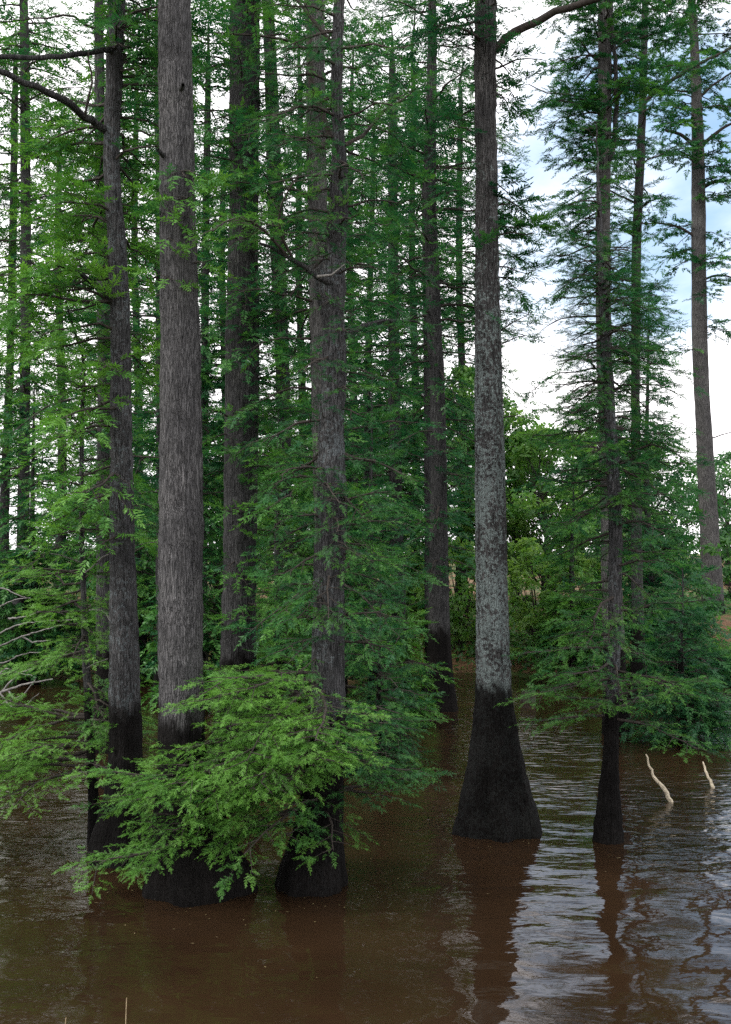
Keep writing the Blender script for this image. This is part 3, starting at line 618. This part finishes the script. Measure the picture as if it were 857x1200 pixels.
# broadleaved bushes and trees on the bank
def bank(px, Y, dz=0.0):
    x = (px - W0/2)/F*Y/cp
    return np.array((x, Y, float(ground_z(x, Y)) + dz))
BUSH = 'bushes along the far bank'
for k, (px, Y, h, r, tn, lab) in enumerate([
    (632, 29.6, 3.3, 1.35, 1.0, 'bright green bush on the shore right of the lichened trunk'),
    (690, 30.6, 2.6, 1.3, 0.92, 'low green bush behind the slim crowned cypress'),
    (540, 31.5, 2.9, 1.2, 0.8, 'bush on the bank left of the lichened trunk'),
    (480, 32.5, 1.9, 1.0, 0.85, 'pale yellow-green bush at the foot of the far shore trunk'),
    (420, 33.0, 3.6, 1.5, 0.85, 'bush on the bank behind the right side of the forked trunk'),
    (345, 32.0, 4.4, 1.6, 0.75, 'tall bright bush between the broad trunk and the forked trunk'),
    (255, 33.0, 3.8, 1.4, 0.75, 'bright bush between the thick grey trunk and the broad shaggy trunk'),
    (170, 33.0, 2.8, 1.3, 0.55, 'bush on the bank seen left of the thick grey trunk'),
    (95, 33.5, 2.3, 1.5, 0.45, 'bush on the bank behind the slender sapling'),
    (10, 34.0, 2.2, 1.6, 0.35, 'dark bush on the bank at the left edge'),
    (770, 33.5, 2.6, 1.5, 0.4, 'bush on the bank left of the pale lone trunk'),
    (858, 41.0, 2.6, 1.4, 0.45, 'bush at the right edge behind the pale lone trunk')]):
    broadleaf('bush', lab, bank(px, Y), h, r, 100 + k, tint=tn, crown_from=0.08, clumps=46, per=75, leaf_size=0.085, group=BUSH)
WOOD = 'broadleaved trees beyond the far bank'
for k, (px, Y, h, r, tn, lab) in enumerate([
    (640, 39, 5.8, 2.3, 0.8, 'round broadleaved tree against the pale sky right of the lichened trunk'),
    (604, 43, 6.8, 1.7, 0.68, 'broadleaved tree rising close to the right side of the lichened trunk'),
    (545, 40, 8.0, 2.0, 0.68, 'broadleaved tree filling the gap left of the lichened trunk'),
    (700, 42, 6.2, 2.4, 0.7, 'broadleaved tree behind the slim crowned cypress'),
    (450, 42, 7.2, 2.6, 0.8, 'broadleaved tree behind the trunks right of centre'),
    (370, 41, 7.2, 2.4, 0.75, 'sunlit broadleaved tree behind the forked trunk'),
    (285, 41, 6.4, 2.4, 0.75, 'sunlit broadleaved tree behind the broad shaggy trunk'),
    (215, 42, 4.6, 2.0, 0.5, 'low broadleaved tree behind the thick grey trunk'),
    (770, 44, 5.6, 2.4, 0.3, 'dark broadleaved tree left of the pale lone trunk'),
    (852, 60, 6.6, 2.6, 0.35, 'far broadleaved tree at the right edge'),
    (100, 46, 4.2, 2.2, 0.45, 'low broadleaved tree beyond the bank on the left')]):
    broadleaf('broadleaf_tree', lab, bank(px, Y), h, r, 130 + k, tint=tn, crown_from=0.15, clumps=85, per=100, leaf_size=0.10, group=WOOD, cat='tree')

# low plants on the bank nobody could count
rng = np.random.default_rng(5); N = 26000
ux = rng.uniform(-16, 16, N*2); uy = shore(np.clip(ux, -18, 18)) + rng.gamma(1.6, 2.2, N*2) - 0.1
keep = (np.sin(ux*1.1 + 0.5*uy) + np.sin(uy*0.9 - 0.6*ux) + rng.normal(0, 0.55, N*2)) > 0.35
ux, uy = ux[keep][:N], uy[keep][:N]; N = len(ux)
Pp = np.stack((ux, uy, ground_z(ux, uy) + rng.random(N)**2*0.45), -1)
nr = rng.normal(0, 0.6, (N, 3)) + np.array((0, -0.2, 1)); nr /= np.linalg.norm(nr, axis=1)[:, None]
a = np.cross(nr, rng.normal(0, 1, (N, 3))); a /= np.linalg.norm(a, axis=1)[:, None]; b = np.cross(nr, a); s = 0.085*rng.uniform(0.5, 1.3, N)[:, None]
uq = np.stack((Pp - a*s, Pp + b*s*0.45, Pp + a*s, Pp - b*s*0.45), 1)
u = mesh_obj('undergrowth', uq.reshape(-1, 3), [np.arange(4*N).reshape(-1, 4)], M_BROAD, tint=np.clip(rng.normal(0.55, 0.18, N), 0, 1).repeat(4))
tag(u, 'low green undergrowth patches on the far bank above the waterline', 'undergrowth', kind='stuff')

# ------------------------------------------------------------------ small things
rng = np.random.default_rng(9); N = 420
src = [at(px, py, depth_of(py))[:2] for px, py in ((232, 1040), (145, 1008), (366, 1036), (584, 972), (713, 983))]
pick = rng.integers(0, 5, N); ang = rng.uniform(0, 6.28, N); rad = 0.25 + rng.gamma(1.5, 0.45, N)
fx = np.array([src[k][0] for k in pick]) + np.cos(ang)*rad; fy = np.array([src[k][1] for k in pick]) + np.sin(ang)*rad
sc_ = rng.uniform(0.006, 0.017, N)[:, None]; a2 = rng.uniform(0, 6.28, N)
d1 = np.stack((np.cos(a2), np.sin(a2), np.zeros(N)), -1); d2 = np.stack((-np.sin(a2), np.cos(a2), np.zeros(N)), -1)
P0 = np.stack((fx, fy, np.full(N, 0.006)), -1); fq = np.stack((P0 - d1*sc_, P0 + d2*sc_*0.4, P0 + d1*sc_, P0 - d2*sc_*0.4), 1)
fl = mesh_obj('floating_needles', fq.reshape(-1, 3), [np.arange(4*N).reshape(-1, 4)], plain('drifted_needles', (0.07, 0.045, 0.022), (0.19, 0.16, 0.07), 6), None)
tag(fl, 'specks of fallen needles floating on the brown water near the trunks', 'needles', kind='stuff')
def stick(name, label, cat, pts, Y, r0, r1, mat, twigs=(), group=None, seed=1):
    rg = np.random.default_rng(seed)
    p0 = at(pts[0][0], pts[0][1], Y); root = None
    def tube(pp, a, b):
        p = smooth_path(np.array([(*at(x, y, Y + d), 0) for x, y, d in pp]), 0.04)[:, :3]; p[1:-1] += rg.normal(0, 0.004, p[1:-1].shape)
        m = MB(); r = np.linspace(a, b, len(p))*(1 + rg.normal(0, 0.06, len(p))); m.tube(p, r, 8); return m
    if not twigs:
        return tag(tube(pts, r0, r1).build(name, mat, None, p0), label, cat, group)
    root = empty(name, p0, label, cat, group)
    tube(pts, r0, r1).build('stem', mat, root, p0)
    for t in twigs: tube(t, r0*0.6, r1*0.6).build('twig', mat, root, p0)
    return root
stick('stick', 'longer pale bent stick leaning out of the water under the slim cypress', 'stick', [(757, 884, 0.2), (763, 902, 0.15), (768, 913, 0.1), (779, 925, 0), (788, 942, -0.1)], depth_of(938), 0.009, 0.03, M_STICK, seed=3)
stick('stick', 'shorter pale straight stick poking from the water near the right edge', 'stick', [(824, 893, 0.2), (828, 906, 0.1), (832, 915, 0.05), (838, 926, -0.05)], depth_of(922), 0.01, 0.026, M_STICK, seed=4)
YD = 13.6
stick('dead_branch', 'grey bare fallen branches tangled at the left edge above the bright sprays', 'branch',
      [(-30, 822, 0), (0, 812, 0), (30, 802, -0.1), (62, 796, -0.2)], YD, 0.019, 0.007, M_DEAD,
      twigs=[[(0, 812, 0), (20, 792, 0), (40, 783, -0.1), (64, 778, -0.2)], [(-20, 800, 0.1), (10, 788, 0), (38, 792, -0.2)], [(-30, 760, 0), (0, 742, -0.1), (25, 731, -0.2), (55, 728, -0.3), (88, 726, -0.3)],
             [(-30, 770, 0), (0, 757, -0.1), (30, 745, -0.2), (62, 735, -0.3), (92, 730, -0.3)], [(-20, 718, 0), (0, 710, 0), (20, 702, -0.1), (36, 701, -0.2)], [(-20, 690, 0), (4, 690, 0), (18, 696, -0.1), (32, 701, -0.2)],
             [(40, 783, -0.1), (52, 776, -0.2), (60, 778, -0.2), (64, 770, -0.2)], [(10, 808, 0), (20, 820, -0.1), (34, 806, -0.2), (42, 795, -0.2)], [(0, 790, 0), (8, 783, 0), (24, 790, -0.1)], [(-15, 835, 0), (8, 822, 0), (25, 815, -0.1)], [(-20, 780, 0.1), (8, 776, 0), (22, 768, -0.1), (48, 764, -0.1)], [(0, 812, 0), (14, 828, -0.1), (30, 826, -0.1), (46, 812, -0.2)], [(25, 745, -0.1), (38, 752, -0.1), (60, 750, -0.2)], [(10, 725, 0), (34, 722, -0.1), (50, 714, -0.2)]], seed=6)
# stump at the far shore
sp_ = at(619, 822, depth_of(822)); sm_ = MB(); zz = np.linspace(-0.3, 0.22, 7)
sm_.tube(np.stack((np.full(7, sp_[0]) + 0.05*zz, np.full(7, sp_[1]), zz), -1), np.linspace(0.19, 0.13, 7), 14, flute(7, 14, zz, np.random.default_rng(3), 0.15))
sm_.add([(sp_[0] + 0.01 + 0.125*math.cos(t), sp_[1] + 0.125*math.sin(t), 0.20 + 0.03*math.sin(3*t)) for t in np.linspace(0, 6.283, 14, endpoint=False)], [list(range(14))])
tag(sm_.build('stump', M_TWIG, None, (sp_[0], sp_[1], 0)), 'small dark stump in the water just right of the lichened trunk', 'stump')
# dry stalks on the near bank
for k, (px, py, lean, lab) in enumerate([(147, 1169, 2, 'tallest dry stalk at the bottom edge left of centre'), (76, 1192, -3, 'short dry stalk near the bottom left corner')]):
    Yk = 6.1; t = at(px, py, Yk); gz = float(ground_z(t[0], Yk)); mb = MB()
    n = 9; uu = np.linspace(0, 1, n); mb.tube(np.stack((t[0] + lean*0.012*(1-uu) + 0.01*np.sin(uu*7), np.full(n, Yk), gz - 0.05 + (t[2] - gz + 0.05)*uu), -1), np.linspace(0.0045, 0.0022, n), 6)
    rg = np.random.default_rng(k)
    for q_ in range(3):
        z = gz + (t[2] - gz)*(0.72 + 0.055*q_); mb.tube([(t[0], Yk, z), (t[0] + rg.choice((-1, 1))*0.012, Yk, z + 0.02), (t[0] + rg.choice((-1, 1))*0.014, Yk, z + 0.04)], [0.004, 0.004, 0.001], 5)
    tag(mb.build('grass_stalk', M_STALK, None, (t[0], Yk, gz)), lab, 'stalk', 'dry stalks on the near bank')

# ------------------------------------------------------------------ sky, sun, camera
sc = bpy.context.scene
EL, to_sun = R(44), Vector((-0.92, -0.34, 0)).normalized()
to_sun = Vector((to_sun.x*math.cos(EL), to_sun.y*math.cos(EL), math.sin(EL)))
wd = bpy.data.worlds.new('World'); sc.world = wd; wd.use_nodes = True
nt = wd.node_tree; nt.nodes.clear()
out = nt.nodes.new('ShaderNodeOutputWorld'); bg = node(nt, 'Background', Strength=0.1)
sky = nt.nodes.new('ShaderNodeTexSky'); sky.sky_type = 'NISHITA'; sky.sun_disc = False; sky.sun_elevation = EL; sky.sun_rotation = math.atan2(to_sun.x, to_sun.y)
tc = node(nt, 'TexCoord')
n1 = node(nt, 'TexNoise', Scale=3.2, Detail=7.0, Roughness=0.55, Distortion=0.4); mp = node(nt, 'Mapping'); mp.inputs['Scale'].default_value = (1, 1, 1.6); mp.inputs['Location'].default_value = (0.3, 0.1, 0.2)
link(nt, tc.outputs['Generated'], mp.inputs['Vector']); link(nt, mp.outputs[0], n1.inputs['Vector'])
gap = at(738, 240, 100) - np.array((0, 0, H)); gap /= np.linalg.norm(gap)
dt = nt.nodes.new('ShaderNodeVectorMath'); dt.operation = 'DOT_PRODUCT'; nv = nt.nodes.new('ShaderNodeVectorMath'); nv.operation = 'NORMALIZE'
link(nt, tc.outputs['Generated'], nv.inputs[0]); link(nt, nv.outputs[0], dt.inputs[0]); dt.inputs[1].default_value = gap
hole = smoothstep(nt, dt.outputs['Value'], math.cos(R(11.0)), math.cos(R(2.5)))          # the break in the cloud over the right of the wood
cl = math_(nt, 'SUBTRACT', math_(nt, 'ADD', n1.outputs['Fac'], 0.45), math_(nt, 'MULTIPLY', hole, 0.62))
cover = smoothstep(nt, cl, 0.32, 0.78)
tone = ramp(nt, n1.outputs['Fac'], [(0.3, (11.0, 10.9, 11.4)), (0.7, (15.0, 14.4, 14.6))])
CLOUD = mixc(nt, cover, (2.6, 4.6, 7.6), tone)
blue = nt.nodes.new('ShaderNodeMix'); blue.data_type = 'RGBA'; blue.inputs[0].default_value = 0.6
link(nt, sky.outputs[0], blue.inputs[6]); blue.inputs[7].default_value = (2.6, 4.4, 6.5, 1)
fin = mixc(nt, cover, blue.outputs[2], tone)
link(nt, fin, bg.inputs['Color']); link(nt, bg.outputs[0], out.inputs['Surface'])

sun = bpy.data.lights.new('sun', 'SUN'); sun.energy = 1.5; sun.angle = R(11); sun.color = (1.0, 0.95, 0.87)
so = bpy.data.objects.new('sun', sun); C.objects.link(so); so.rotation_euler = to_sun.to_track_quat('Z', 'Y').to_euler(); so.location = (-20, -12, 30)

cam = bpy.data.cameras.new('camera'); cam.sensor_fit = 'VERTICAL'; cam.sensor_height = 36; cam.sensor_width = 25.7; cam.lens = 36*F/H0; cam.clip_end = 5000; cam.clip_start = 0.1
co = bpy.data.objects.new('camera', cam); C.objects.link(co); co.location = (0, 0, H); co.rotation_euler = (R(90) + PITCH, 0, 0); sc.camera = co
sc.view_settings.view_transform = 'Standard'; sc.view_settings.look = 'None'; sc.view_settings.exposure = 0.84; sc.view_settings.gamma = 1
sc.cycles.max_bounces = 6; sc.cycles.diffuse_bounces = 3; sc.cycles.transmission_bounces = 3; sc.cycles.glossy_bounces = 3
sc.cycles.use_denoising = False
